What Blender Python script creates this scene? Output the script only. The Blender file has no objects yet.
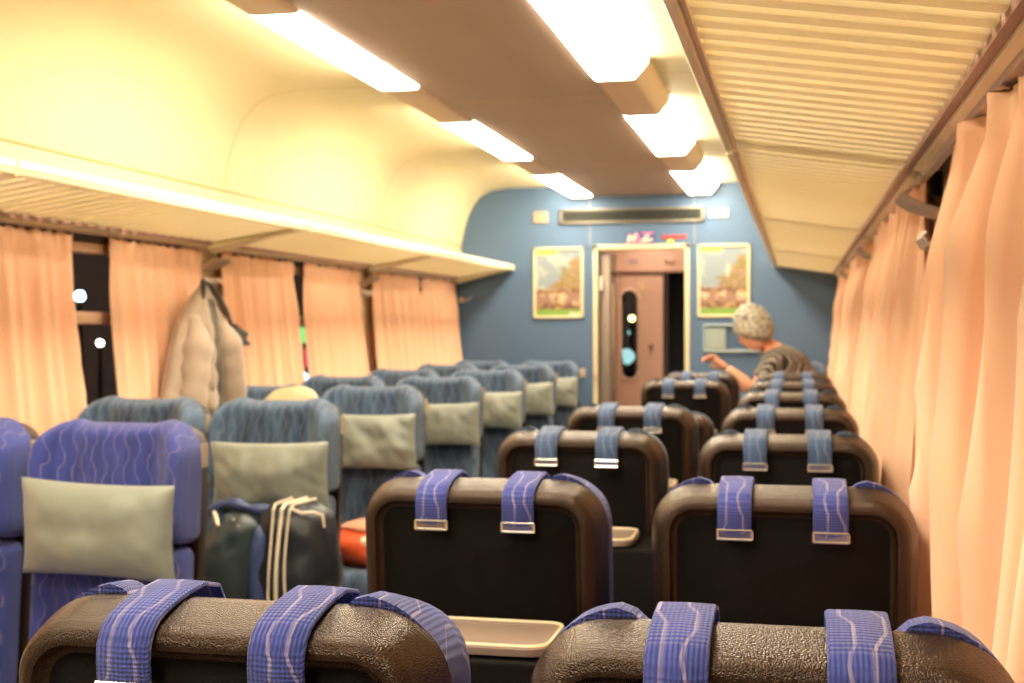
import bpy, bmesh, math, random
from mathutils import Vector, Matrix
from mathutils import noise as mn
random.seed(7)
PI = math.pi
S = bpy.context.scene
COL = S.collection

# ------------------------------------------------------------------ camera
cam_d = bpy.data.cameras.new('camera')
cam_d.sensor_width = 36.0
cam_d.lens = 1266.75 / 1024 * 36.0
cam_d.clip_start = 0.02
cam = bpy.data.objects.new('camera', cam_d)
COL.objects.link(cam)
YAW, PITCH, ROLL = 0.2219, -0.0121, 0.0024
cam.matrix_world = (Matrix.Translation((1.0688, 0, 1.35)) @ Matrix.Rotation(YAW, 4, 'Z')
                    @ Matrix.Rotation(PI / 2 + PITCH, 4, 'X') @ Matrix.Rotation(-ROLL, 4, 'Z'))
cam_d.dof.use_dof = True
cam_d.dof.focus_distance = 1.18
cam_d.dof.aperture_fstop = 9.0
S.camera = cam

# ------------------------------------------------------------------ world, view
w = bpy.data.worlds.new('night')
w.use_nodes = True
w.node_tree.nodes['Background'].inputs[0].default_value = (0.10, 0.06, 0.045, 1)  # brown tint stands in for reflections in the window panes
w.node_tree.nodes['Background'].inputs[1].default_value = 0.25
S.world = w
S.view_settings.view_transform = 'Standard'
S.view_settings.look = 'None'
S.view_settings.gamma = 1
S.view_settings.use_curve_mapping = False
S.view_settings.exposure = 1.15
LAMP_STRENGTH = 17.0
LAMP_COL = (1.0, 0.87, 0.66)
S.cycles.max_bounces = 8
S.cycles.diffuse_bounces = 5


# ------------------------------------------------------------------ materials
def mat(name, col, rough=0.6, metal=0.0, spec=0.5, bump=None, vary=0.0, vscale=6.0, emit=None, sheen=0.0, coat=0.0):
    m = bpy.data.materials.new(name)
    m.use_nodes = True
    nt = m.node_tree
    b = nt.nodes['Principled BSDF']
    b.inputs['Roughness'].default_value = rough
    b.inputs['Metallic'].default_value = metal
    b.inputs['Specular IOR Level'].default_value = spec
    b.inputs['Sheen Weight'].default_value = sheen
    b.inputs['Coat Weight'].default_value = coat
    tc = nt.nodes.new('ShaderNodeTexCoord')
    n = nt.nodes.new('ShaderNodeTexNoise')
    n.inputs['Scale'].default_value = vscale
    n.inputs['Detail'].default_value = 3
    nt.links.new(tc.outputs['Object'], n.inputs['Vector'])
    r = nt.nodes.new('ShaderNodeMix')
    r.data_type = 'RGBA'
    r.inputs[6].default_value = (*[c * (1 - vary) for c in col], 1)
    r.inputs[7].default_value = (*[min(1, c * (1 + vary)) for c in col], 1)
    nt.links.new(n.outputs[0], r.inputs[0])
    nt.links.new(r.outputs[2], b.inputs['Base Color'])
    if bump:
        sc, st = bump[:2]
        n2 = nt.nodes.new('ShaderNodeTexNoise')
        n2.inputs['Scale'].default_value = sc
        n2.inputs['Detail'].default_value = 2
        nt.links.new(tc.outputs['Object'], n2.inputs['Vector'])
        bp = nt.nodes.new('ShaderNodeBump')
        bp.inputs['Strength'].default_value = st
        bp.inputs['Distance'].default_value = bump[2] if len(bump) > 2 else 0.002
        nt.links.new(n2.outputs[0], bp.inputs['Height'])
        nt.links.new(bp.outputs[0], b.inputs['Normal'])
    if emit:
        b.inputs['Emission Color'].default_value = (*emit[0], 1)
        b.inputs['Emission Strength'].default_value = emit[1]
    return m


def N(nt, op, a, b=None, c=None):
    n = nt.nodes.new('ShaderNodeMath')
    n.operation = op
    for i, v in enumerate((a, b, c)):
        if v is None:
            continue
        if isinstance(v, (int, float)):
            n.inputs[i].default_value = v
        else:
            nt.links.new(v, n.inputs[i])
    return n.outputs[0]


def mixc(nt, f, a, b):
    r = nt.nodes.new('ShaderNodeMix')
    r.data_type = 'RGBA'
    for i, v in ((0, f), (6, a), (7, b)):
        if isinstance(v, tuple):
            r.inputs[i].default_value = (*v, 1) if len(v) == 3 else v
        elif isinstance(v, (int, float)):
            r.inputs[i].default_value = v
        else:
            nt.links.new(v, r.inputs[i])
    return r.outputs[2]


def fabric(name, base, dark, line, n=34.0, lw=0.06, swap=False):
    """woven upholstery: vertical crooked thin lines on ribbed blue cloth"""
    m = bpy.data.materials.new(name)
    m.use_nodes = True
    nt = m.node_tree
    b = nt.nodes['Principled BSDF']
    b.inputs['Roughness'].default_value = 0.85
    b.inputs['Sheen Weight'].default_value = 0.2
    b.inputs['Sheen Roughness'].default_value = 0.5
    tc = nt.nodes.new('ShaderNodeTexCoord')
    sp = nt.nodes.new('ShaderNodeSeparateXYZ')
    nt.links.new(tc.outputs['Object'], sp.inputs[0])
    x, y, z = sp.outputs
    s = N(nt, 'ADD', z, N(nt, 'MULTIPLY', y, -1.0))
    tri = N(nt, 'PINGPONG', N(nt, 'ADD', N(nt, 'MULTIPLY', s, 20.0), N(nt, 'MULTIPLY', N(nt, 'FLOOR', N(nt, 'MULTIPLY', x, n)), 0.37)), 1.0)
    tri = N(nt, 'MINIMUM', N(nt, 'MAXIMUM', N(nt, 'MULTIPLY', N(nt, 'SUBTRACT', tri, 0.3), 2.2), 0.0), 1.0)
    col_id = N(nt, 'FLOOR', N(nt, 'MULTIPLY', x, n))
    sgn = N(nt, 'SUBTRACT', N(nt, 'MULTIPLY', N(nt, 'PINGPONG', col_id, 1.0), 2.0), 1.0)
    xx = N(nt, 'ADD', N(nt, 'MULTIPLY', x, n), N(nt, 'MULTIPLY', N(nt, 'SUBTRACT', tri, 0.5), 0.42))
    fr = N(nt, 'FRACT', xx)
    ln = N(nt, 'LESS_THAN', N(nt, 'ABSOLUTE', N(nt, 'SUBTRACT', fr, 0.5)), lw)
    nz = nt.nodes.new('ShaderNodeTexNoise')
    nz.inputs['Scale'].default_value = 9
    mp = nt.nodes.new('ShaderNodeMapping')
    mp.inputs['Scale'].default_value = (4, 1, 1)
    nt.links.new(tc.outputs['Object'], mp.inputs[0])
    nt.links.new(mp.outputs[0], nz.inputs['Vector'])
    c = mixc(nt, N(nt, 'MINIMUM', N(nt, 'MAXIMUM', N(nt, 'MULTIPLY', N(nt, 'SUBTRACT', nz.outputs[0], 0.32), 2.8), 0.0), 1.0), dark, base)
    # broken lines
    nz2 = nt.nodes.new('ShaderNodeTexNoise')
    nz2.inputs['Scale'].default_value = 30
    nt.links.new(tc.outputs['Object'], nz2.inputs['Vector'])
    ln = N(nt, 'MULTIPLY', ln, N(nt, 'MINIMUM', N(nt, 'MULTIPLY', nz2.outputs[0], 1.3), 1.0))
    c = mixc(nt, ln, c, line)
    nt.links.new(c, b.inputs['Base Color'])
    rib = N(nt, 'SINE', N(nt, 'MULTIPLY', s, 1500.0))
    rib2 = N(nt, 'SINE', N(nt, 'MULTIPLY', x, 1500.0))
    bp = nt.nodes.new('ShaderNodeBump')
    bp.inputs['Strength'].default_value = 0.5
    bp.inputs['Distance'].default_value = 0.0012
    nt.links.new(N(nt, 'ADD', rib, rib2), bp.inputs['Height'])
    nt.links.new(bp.outputs[0], b.inputs['Normal'])
    return m


M = {}
M['shell'] = mat('brown_shell', (0.040, 0.0205, 0.0115), 0.22, metal=0.5, spec=0.6, bump=(650, 1.0, 0.002), vary=0.15, vscale=40)
def grain(m):
    nt = m.node_tree
    tc = nt.nodes.new('ShaderNodeTexCoord')
    v = nt.nodes.new('ShaderNodeTexVoronoi')
    v.inputs['Scale'].default_value = 580
    nt.links.new(tc.outputs['Object'], v.inputs['Vector'])
    bp = [n for n in nt.nodes if n.type == 'BUMP'][0]
    bp.inputs['Distance'].default_value = 0.0008
    bp.invert = True
    nt.links.new(v.outputs['Distance'], bp.inputs['Height'])
grain(M['shell'])
M['black'] = mat('black_panel', (0.006, 0.0045, 0.004), 0.8, spec=0.15, bump=(300, 0.4), vary=0.2, vscale=60)
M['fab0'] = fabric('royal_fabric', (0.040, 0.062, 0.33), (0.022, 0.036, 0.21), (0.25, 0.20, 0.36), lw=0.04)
M['fab1'] = fabric('teal_fabric', (0.078, 0.145, 0.25), (0.022, 0.048, 0.10), (0.19, 0.20, 0.24))  # duller teal blue than the royal cloth, for the farther rows
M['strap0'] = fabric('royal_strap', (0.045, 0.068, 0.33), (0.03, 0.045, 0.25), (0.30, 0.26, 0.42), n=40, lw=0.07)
M['strap1'] = fabric('teal_strap', (0.065, 0.12, 0.26), (0.045, 0.085, 0.19), (0.2, 0.23, 0.3), n=40, lw=0.07)  # greener, duller blue than the royal strap
M['metal'] = mat('chrome', (0.75, 0.72, 0.66), 0.25, metal=1.0)
M['alu'] = mat('aluminium_rail', (0.72, 0.58, 0.46), 0.4, metal=0.3)
M['pillow'] = mat('grey_pillow', (0.235, 0.26, 0.225), 0.45, bump=(14, 0.9), vary=0.08, sheen=0.3)
M['tray'] = mat('beige_tray', (0.25, 0.18, 0.145), 0.5)
M['trim'] = mat('cream_trim', (0.80, 0.68, 0.45), 0.45)
M['cream'] = mat('cream_panel', (0.66, 0.58, 0.36), 0.5, vary=0.02, vscale=1)
M['creamlip'] = mat('cream_lip', (0.85, 0.76, 0.52), 0.35)
M['ceil'] = mat('ceiling_panel', (0.38, 0.275, 0.215), 0.55, vary=0.06, vscale=2)
M['box'] = mat('lamp_housing', (0.58, 0.42, 0.30), 0.5)
M['blue'] = mat('blue_wall', (0.078, 0.142, 0.245), 0.55, vary=0.03, bump=(200, 0.2))
M['lower'] = mat('lower_wall', (0.55, 0.42, 0.30), 0.6)
M['floor'] = mat('floor_lino', (0.34, 0.30, 0.26), 0.5, vary=0.2, vscale=80)
M['pink'] = mat('pink_laminate', (0.52, 0.30, 0.215), 0.5, vary=0.03)
M['frame'] = mat('window_frame_metal', (0.55, 0.36, 0.25), 0.4, metal=0.2)
M['dark'] = mat('dark_void', (0.008, 0.009, 0.010), 0.8)
M['hookm'] = mat('hook_alloy', (0.62, 0.50, 0.42), 0.35, metal=0.4)
M['slat'] = mat('rack_slat', (0.93, 0.87, 0.68), 0.4)
def translucent(m, f):
    nt = m.node_tree
    b = nt.nodes['Principled BSDF']
    t = nt.nodes.new('ShaderNodeBsdfTranslucent')
    nt.links.new(b.inputs['Base Color'].links[0].from_socket, t.inputs[0])
    mx = nt.nodes.new('ShaderNodeMixShader')
    mx.inputs[0].default_value = f
    nt.links.new(b.outputs[0], mx.inputs[1])
    nt.links.new(t.outputs[0], mx.inputs[2])
    nt.links.new(mx.outputs[0], nt.nodes['Material Output'].inputs[0])
translucent(M['slat'], 0.30)
M['lamp'] = mat('lamp_diffuser', (0.9, 0.9, 0.85), 0.5, emit=(LAMP_COL, LAMP_STRENGTH))
M['seam'] = mat('seam', (0.55, 0.38, 0.2), 0.7)
M['white'] = mat('white_plastic', (0.66, 0.62, 0.5), 0.5)
M['plate'] = mat('number_plate_tan', (0.36, 0.29, 0.22), 0.5)
M['shade'] = mat('recess_shade', (0.02, 0.012, 0.01), 0.6)  # near-black colour painting the shade between rack and window top


def curtain_mat():
    m = bpy.data.materials.new('salmon_curtain')
    m.use_nodes = True
    nt = m.node_tree
    b = nt.nodes['Principled BSDF']
    out = nt.nodes['Material Output']
    b.inputs['Roughness'].default_value = 0.8
    b.inputs['Sheen Weight'].default_value = 0.3
    tc = nt.nodes.new('ShaderNodeTexCoord')
    n = nt.nodes.new('ShaderNodeTexNoise')
    n.inputs['Scale'].default_value = 3
    nt.links.new(tc.outputs['Object'], n.inputs['Vector'])
    c = mixc(nt, n.outputs[0], (0.95, 0.54, 0.34), (0.97, 0.65, 0.43))
    nt.links.new(c, b.inputs['Base Color'])
    t = nt.nodes.new('ShaderNodeBsdfTranslucent')
    nt.links.new(c, t.inputs[0])
    mx = nt.nodes.new('ShaderNodeMixShader')
    mx.inputs[0].default_value = 0.15
    nt.links.new(b.outputs[0], mx.inputs[1])
    nt.links.new(t.outputs[0], mx.inputs[2])
    nt.links.new(mx.outputs[0], out.inputs[0])
    return m


M['curtain'] = curtain_mat()


def glass_mat(name='window_glass', tint=(0.75, 0.8, 0.8), refl=0.10):
    m = bpy.data.materials.new(name)
    m.use_nodes = True
    nt = m.node_tree
    out = nt.nodes['Material Output']
    nt.nodes.remove(nt.nodes['Principled BSDF'])
    a = nt.nodes.new('ShaderNodeBsdfTransparent')
    a.inputs[0].default_value = (*tint, 1)
    g = nt.nodes.new('ShaderNodeBsdfGlossy')
    g.inputs['Roughness'].default_value = 0.03
    mx = nt.nodes.new('ShaderNodeMixShader')
    fr = nt.nodes.new('ShaderNodeLayerWeight')
    nt.links.new(N(nt, 'ADD', 0.03, N(nt, 'MULTIPLY', N(nt, 'POWER', fr.outputs['Facing'], 4.0), 0.5)), mx.inputs[0])
    nt.links.new(a.outputs[0], mx.inputs[1])
    nt.links.new(g.outputs[0], mx.inputs[2])
    nt.links.new(mx.outputs[0], out.inputs[0])
    return m


M['glass'] = glass_mat()
M['acrylic'] = glass_mat('clear_acrylic', (0.95, 0.97, 0.97))


# ------------------------------------------------------------------ mesh helpers
def obj(name, verts, faces, m, parent=None, smooth=True, angle=40, loc=None):
    me = bpy.data.meshes.new(name)
    me.from_pydata([tuple(v) for v in verts], [], faces)
    bm = bmesh.new()
    bm.from_mesh(me)
    bmesh.ops.remove_doubles(bm, verts=bm.verts, dist=1e-6)
    bmesh.ops.recalc_face_normals(bm, faces=bm.faces)
    bm.to_mesh(me)
    bm.free()
    if smooth:
        me.polygons.foreach_set('use_smooth', [True] * len(me.polygons))
        me.set_sharp_from_angle(angle=math.radians(angle))
    me.materials.append(m if not isinstance(m, str) else M[m])
    o = bpy.data.objects.new(name, me)
    COL.objects.link(o)
    if parent is not None:
        o.parent = parent
    if loc is not None:
        o.location = loc
    return o


class MB:
    def __init__(self):
        self.v, self.f = [], []

    def add(self, v, f):
        k = len(self.v)
        self.v += [tuple(p) for p in v]
        self.f += [tuple(i + k for i in q) for q in f]
        return self

    def box(self, x0, x1, y0, y1, z0, z1, bev=0.0):
        bm = bmesh.new()
        bmesh.ops.create_cube(bm, size=1)
        for v in bm.verts:
            v.co = Vector(((x0 + x1) / 2 + v.co.x * (x1 - x0), (y0 + y1) / 2 + v.co.y * (y1 - y0),
                           (z0 + z1) / 2 + v.co.z * (z1 - z0)))
        if bev > 0:
            bmesh.ops.bevel(bm, geom=list(bm.edges), offset=bev, segments=3, profile=0.6, affect='EDGES')
        bm.verts.index_update()
        self.add([v.co.copy() for v in bm.verts], [[v.index for v in f.verts] for f in bm.faces])
        bm.free()
        return self

    def loft(self, loops, cap0=True, cap1=True, closed=True):
        n = len(loops[0])
        v = [p for L in loops for p in L]
        f = []
        for i in range(len(loops) - 1):
            for j in range(n if closed else n - 1):
                k = (j + 1) % n
                f.append((i * n + j, i * n + k, (i + 1) * n + k, (i + 1) * n + j))
        if cap0:
            f.append(tuple(range(n)))
        if cap1:
            f.append(tuple((len(loops) - 1) * n + j for j in range(n)))
        return self.add(v, f)

    def tube(self, path, r, seg=10, cap=True):
        path = [Vector(p) for p in path]
        rs = r if isinstance(r, (list, tuple)) else [r] * len(path)
        loops = []
        up = Vector((0.13, 0.21, 1)).normalized()
        for i, p in enumerate(path):
            t = (path[min(i + 1, len(path) - 1)] - path[max(i - 1, 0)]).normalized()
            if abs(t.dot(up)) > 0.97:
                up = Vector((1, 0.2, 0)).normalized()
            a = t.cross(up).normalized()
            b = a.cross(t).normalized()
            loops.append([p + (a * math.cos(2 * PI * j / seg) + b * math.sin(2 * PI * j / seg)) * rs[i] for j in range(seg)])
        return self.loft(loops, cap, cap)

    def grid(self, fn, nu, nv):
        v = [fn(i / nu, j / nv) for j in range(nv + 1) for i in range(nu + 1)]
        f = [(j * (nu + 1) + i, j * (nu + 1) + i + 1, (j + 1) * (nu + 1) + i + 1, (j + 1) * (nu + 1) + i)
             for j in range(nv) for i in range(nu)]
        return self.add(v, f)

    def build(self, name, m, parent=None, **k):
        return obj(name, self.v, self.f, m, parent, **k)


def tag(o, label=None, cat=None, group=None, kind=None):
    for k, v in (('label', label), ('category', cat), ('group', group), ('kind', kind)):
        if v:
            o[k] = v
    return o


def empty(name, loc, rz=0, **k):
    o = bpy.data.objects.new(name, None)
    o.empty_display_size = 0.1
    COL.objects.link(o)
    o.location = loc
    o.rotation_euler = (0, 0, rz)
    return tag(o, **k)


def copy_tree(o, parent=None):
    c = o.copy()
    COL.objects.link(c)
    if parent is not None:
        c.parent = parent
    for ch in list(o.children):
        copy_tree(ch, c)
    return c


def sm(a, b, x):
    t = max(0.0, min(1.0, (x - a) / (b - a)))
    return t * t * (3 - 2 * t)


def struct(mb, name, m, parent=None, **k):
    o = mb.build(name, m, parent, **k)
    o['kind'] = 'structure'
    return o


# ------------------------------------------------------------------ the car shell
YW = 8.84          # front bulkhead
YB = -1.3          # behind camera
PY = 2.02          # window pitch
PILLARS = [-1.11, 0.91, 2.93, 4.95, 6.97]
WINC = [-0.10, 1.92, 3.94, 5.93, 7.95]

struct(MB().box(-1.6, 1.6, YB, YW + 1.5, -0.1, 0.0), 'floor', 'floor')

# centre ceiling
c = MB().box(-0.335, 0.335, YB, YW, 2.262, 2.36)
ceiling = struct(c, 'ceiling', 'ceil')
s = MB()
for y in (-1.0, 1.0, 3.05, 5.0, 7.05):
    s.box(-0.335, 0.335, y - 0.003, y + 0.003, 2.2605, 2.2625)
s.build('panel_joint', 'seam', ceiling)

PROF = [(1.30, 1.70), (1.30, 1.925), (1.295, 1.94), (1.275, 2.04), (1.245, 2.14), (1.205, 2.22), (1.15, 2.28), (1.07, 2.32), (0.95, 2.335), (0.30, 2.335)]
for sx, side in ((-1, 'left'), (1, 'right')):
    mb = MB()
    inner = [[(sx * x, y, z) for x, z in PROF] + [(sx * (x + 0.03 if i < 8 else x), y, z + (0.03 if i > 4 else 0)) for i, (x, z) in reversed(list(enumerate(PROF)))] for y in (YB, YW)]
    mb.loft(inner)
    cove = struct(mb, 'ceiling_%s' % side, 'cream', angle=30)
    s = MB()
    for y in (-1.11, 0.91, 2.93, 4.95, 6.97):
        pr = PROF[2:]
        s.loft([[(sx * (x - 0.0015), yy, z - 0.0012) for x, z in pr] for yy in (y - 0.005, y + 0.005)], False, False, closed=False)
    s.build('panel_joint', 'seam', cove)
    s = MB().box(min(sx * 1.292, sx * 1.302), max(sx * 1.292, sx * 1.302), YB, YW, 1.922, 1.930)
    s.build('panel_edge', 'seam', cove)
    # side wall with window openings
    mb = MB()
    x0, x1 = sorted((sx * 1.40, sx * 1.50))
    mb.box(x0, x1, YB, YW, 0.0, 0.80)
    mb.box(x0, x1, YB, YW, 1.665, 1.80)
    ys = [YB]
    for yc in WINC:
        ys += [yc - 0.82, yc + 0.82]
    ys.append(YW)
    for i in range(0, len(ys), 2):
        if ys[i + 1] > ys[i]:
            mb.box(x0, x1, ys[i], ys[i + 1], 0.80, 1.665)
    wl = struct(mb, 'wall_%s' % side, 'trim')
    hb = MB().box(min(sx * 1.33, sx * 1.40), max(sx * 1.33, sx * 1.40), YB, YW - .002, 0.10, 0.30, 0.01)
    struct(hb, 'baseboard_%s' % side, 'lower')
    for k, yc in enumerate(WINC):
        fr = MB()
        a, b = sorted((sx * 1.385, sx * 1.45))
        y0, y1 = yc - 0.818, yc + 0.818
        fr.box(a, b, y0, y0 + 0.05, 0.802, 1.64, 0.006)
        fr.box(a, b, y1 - 0.05, y1, 0.802, 1.64, 0.006)
        fr.box(a, b, y0, y1, 0.802, 0.85, 0.006)
        fr.box(a, b, y0, y1, 1.612, 1.652, 0.006)
        fr.box(a, b, y0, y1, 1.36, 1.405, 0.006)
        bb = sorted((sx * 1.372, sx * 1.398))
        wo = struct(fr, 'window_%d' % (k + 1 + (5 if sx > 0 else 0)), 'frame')
        MB().box(bb[0], bb[1], y0, y1, 1.653, 1.712, 0.002).build('recess_shade', 'shade', wo)  # dark strip standing in for shadow in the recess over the window
        a, b = sorted((sx * 1.425, sx * 1.43))
        MB().box(a, b, y0 + 0.045, y1 - 0.045, 0.84, 1.37).box(a, b, y0 + 0.045, y1 - 0.045, 1.395, 1.62).build('pane', 'glass', wo, smooth=False)

# bulkhead with door opening
DX = 0.305
DZ = 1.885
mb = MB()
# polygon of the interior section with thickness
def wallpoly(x0, x1, z0, z1):
    return mb.box(x0, x1, YW, YW + 0.06, z0, z1)
wallpoly(-1.5, -DX, 0, DZ)
wallpoly(DX, 1.5, 0, DZ)
wallpoly(-1.5, 1.5, DZ, 2.40)
wf = struct(mb, 'wall_front', 'blue')
jt = MB()
for x in (-0.36, 0.37):
    jt.box(x - 0.0015, x + 0.0015, YW - 0.001, YW + 0.001, 1.91, 2.26)
jt.build('panel_joint', 'seam', wf)
struct(MB().box(-1.5, 1.5, YB - 0.06, YB, 0, 2.40), 'wall_back', mat('brown_rear_wall', (0.12, 0.07, 0.045), 0.6))
# door frame
mb = MB()
for x0, x1, z0, z1 in ((-DX - 0.032, -DX, 0, DZ + 0.035), (DX, DX + 0.032, 0, DZ + 0.035), (-DX - 0.032, DX + 0.032, DZ, DZ + 0.035)):
    mb.box(x0, x1, YW - 0.015, YW + 0.07, z0, z1, 0.004)
M['doorframe'] = mat('door_frame_cream', (0.64, 0.56, 0.36), 0.4)
df = struct(mb, 'trim_1', 'doorframe')

# vestibule beyond the door
VY = 9.75
vb = MB()
vb.box(-1.0, -0.62, YW + 0.06, VY, 0, 2.2)
vb.box(0.62, 1.0, YW + 0.06, VY, 0, 2.2)
vb.box(-1.0, 1.0, YW + 0.06, VY + .05, 2.1, 2.2)
struct(vb, 'wall_vestibule', 'pink')
# far partition: header + leaf with a stadium window + dark gangway opening
def wall_with_stadium(mb, x0, x1, z0, z1, cx, cz, rx, rz, y0, y1, n=48):
    hole, outer = [], []
    for i in range(n):
        a = 2 * PI * i / n
        ca, sa = math.cos(a), math.sin(a)
        straight = rz - rx
        hx = cx + rx * ca
        hz = cz + rx * sa + (straight if sa >= 0 else -straight)
        hole.append((hx, hz))
        t = min(((x1 - cx) / ca if ca > 1e-9 else (x0 - cx) / ca if ca < -1e-9 else 1e9),
                ((z1 - cz) / sa if sa > 1e-9 else (z0 - cz) / sa if sa < -1e-9 else 1e9))
        outer.append((cx + t * ca, cz + t * sa))
    # snap nearest outer points to the corners
    for X, Z in ((x0, z0), (x1, z0), (x1, z1), (x0, z1)):
        k = min(range(n), key=lambda q: (outer[q][0] - X) ** 2 + (outer[q][1] - Z) ** 2)
        outer[k] = (X, Z)
    L = [[(x, y0, z) for x, z in outer], [(x, y0, z) for x, z in hole], [(x, y1, z) for x, z in hole], [(x, y1, z) for x, z in outer]]
    L.append(L[0])
    return mb.loft(L, False, False)

WXC, WZC = -0.200, 1.284
door = MB()
wall_with_stadium(door, -0.275, 0.057, 0.02, 1.755, WXC, WZC, 0.062, 0.34, VY, VY + 0.04)
do = struct(door, 'door_1', 'pink')
ring = MB()
pts = []
for i in range(49):
    a = 2 * PI * i / 48
    pts.append((WXC + 0.07 * math.cos(a), VY - 0.004, WZC + 0.07 * math.sin(a) + (0.278 if math.sin(a) >= 0 else -0.278)))
ring.tube(pts, 0.010, 8, False)
ring.build('window_seal', mat('seal_pink', (0.72, 0.48, 0.36), 0.4), do)
MB().box(-0.27, -0.13, VY + 0.015, VY + 0.02, 0.96, 1.68).build('pane', 'glass', do, smooth=False)
MB().box(-0.115, -0.109, VY - 0.004, VY, 0.05, 1.74).box(-0.13, -0.09, VY - 0.012, VY, 1.62, 1.69, 0.004).build('panel_joint', 'seam', do)
MB().box(-0.05, -0.018, VY - 0.03, VY, 1.175, 1.21, 0.008).build('lock', mat('lock_dark', (0.2, 0.1, 0.08), 0.4), do)
hd = MB().box(-0.62, 0.62, VY - 0.02, VY + 0.06, 1.768, 2.12)
hd.box(-0.62, -0.278, VY, VY + 0.05, 0.0, 1.768)
vf = struct(hd, 'wall_vestibule_front', 'pink')
MB().box(-0.62, 0.62, VY - 0.028, VY - 0.019, 1.756, 1.772).build('header_joint', mat('header_line', (0.18, 0.08, 0.05), 0.5), vf)
MB().box(-0.20, -0.13, VY - 0.026, VY - 0.019, 1.83, 1.865, 0.002).build('door_sign', mat('sign_mauve', (0.35, 0.22, 0.22), 0.5), vf)
MB().tube([(0.08, VY - 0.02, 1.85), (0.08, VY - 0.06, 1.86), (0.14, VY - 0.06, 1.85), (0.14, VY - 0.02, 1.84)], 0.008).build('catch', 'pink', vf)
gw = MB().box(0.05, 0.62, VY + 0.5, VY + 0.55, 0, 1.9)
gw.box(0.60, 0.65, VY, VY + 0.5, 0, 1.9)
struct(gw, 'wall_gangway', 'dark')
vl = empty('ceiling_light', (0.0, 9.30, 2.10), label='small round unseen light added to brighten the vestibule beyond the doorway', cat='ceiling light')  # unseen lamp, added to brighten the vestibule
MB().loft([[(0.14 * r_ * math.cos(a), 0.14 * r_ * math.sin(a), -z_) for a in [2 * PI * k / 24 for k in range(24)]] for z_, r_ in ((0.0, 1.0), (0.02, 1.0), (0.035, 0.85), (0.042, 0.5))]).build('diffuser', 'lamp', vl)
# sliding door, pushed open to the left, its edge in the doorway
sd = MB().box(-DX + 0.002, -DX + 0.075, YW + 0.075, YW + 0.105, 0.02, 1.87, 0.004)
sl = struct(sd, 'door_2', mat('sliding_door_grey', (0.30, 0.24, 0.20), 0.3, metal=0.5))
MB().box(-DX + 0.075, -DX + 0.12, YW + 0.085, YW + 0.092, 0.05, 1.86).build('glass_edge', 'glass', sl, smooth=False)
MB().tube([(-DX + 0.10, YW + 0.06, 0.9), (-DX + 0.10, YW + 0.06, 1.65)], 0.010).build('door_handle', 'metal', sl)
MB().box(-DX + 0.006, -DX + 0.03, YW + 0.02, YW + 0.07, 1.60, 1.70, 0.004).build('latch', 'white', sl)

# ------------------------------------------------------------------ ceiling lights
LY = [(-0.66, 0.55), (1.39, 2.59), (3.44, 4.64), (5.46, 6.74), (7.50, 8.78)]
def light_profile(sx, dz=0.0, grow=0.0):
    P = [(0.337, 2.33), (0.337, 2.262), (0.345, 2.254), (0.475, 2.254), (0.488, 2.258), (0.534, 2.312), (0.536, 2.33)]
    return [(sx * x, z) for x, z in P]

names_l = ['over the viewer, outside the picture', 'over the nearest rows', 'largest and nearest of its row in view', 'middle one of its row in view', 'farthest one, close to the blue end wall']
for sx, side in ((-1, 'left'), (1, 'right')):
    hb = MB()
    cuts = [YB] + [v for p in LY for v in p] + [YW]
    for i in range(0, len(cuts), 2):
        hb.loft([[(x, y, z) for x, z in light_profile(sx)] for y in (cuts[i], cuts[i + 1])])
    struct(hb, 'trim_%d' % (3 if sx < 0 else 4), 'box')
    for (y0, y1), nm in zip(LY, names_l):
        t = empty('ceiling_light', (sx * 0.44, (y0 + y1) / 2, 2.262), label='glowing white %s ceiling light, %s' % (side, nm), cat='ceiling light', group='fluorescent ceiling lights')
        L = lambda ys, g: [[(x - sx * 0.44 , y - (y0 + y1) / 2, z - 2.262 + g) for x, z in light_profile(sx)] for y in ys]
        MB().loft(L((y0 + 0.012, y1 - 0.012), -0.001)).build('diffuser', 'lamp', t)
        for q in ((y0, y0 + 0.011), (y1 - 0.011, y1)):
            MB().loft(L(q, 0)).build('end_cap', 'box', t)

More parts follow.
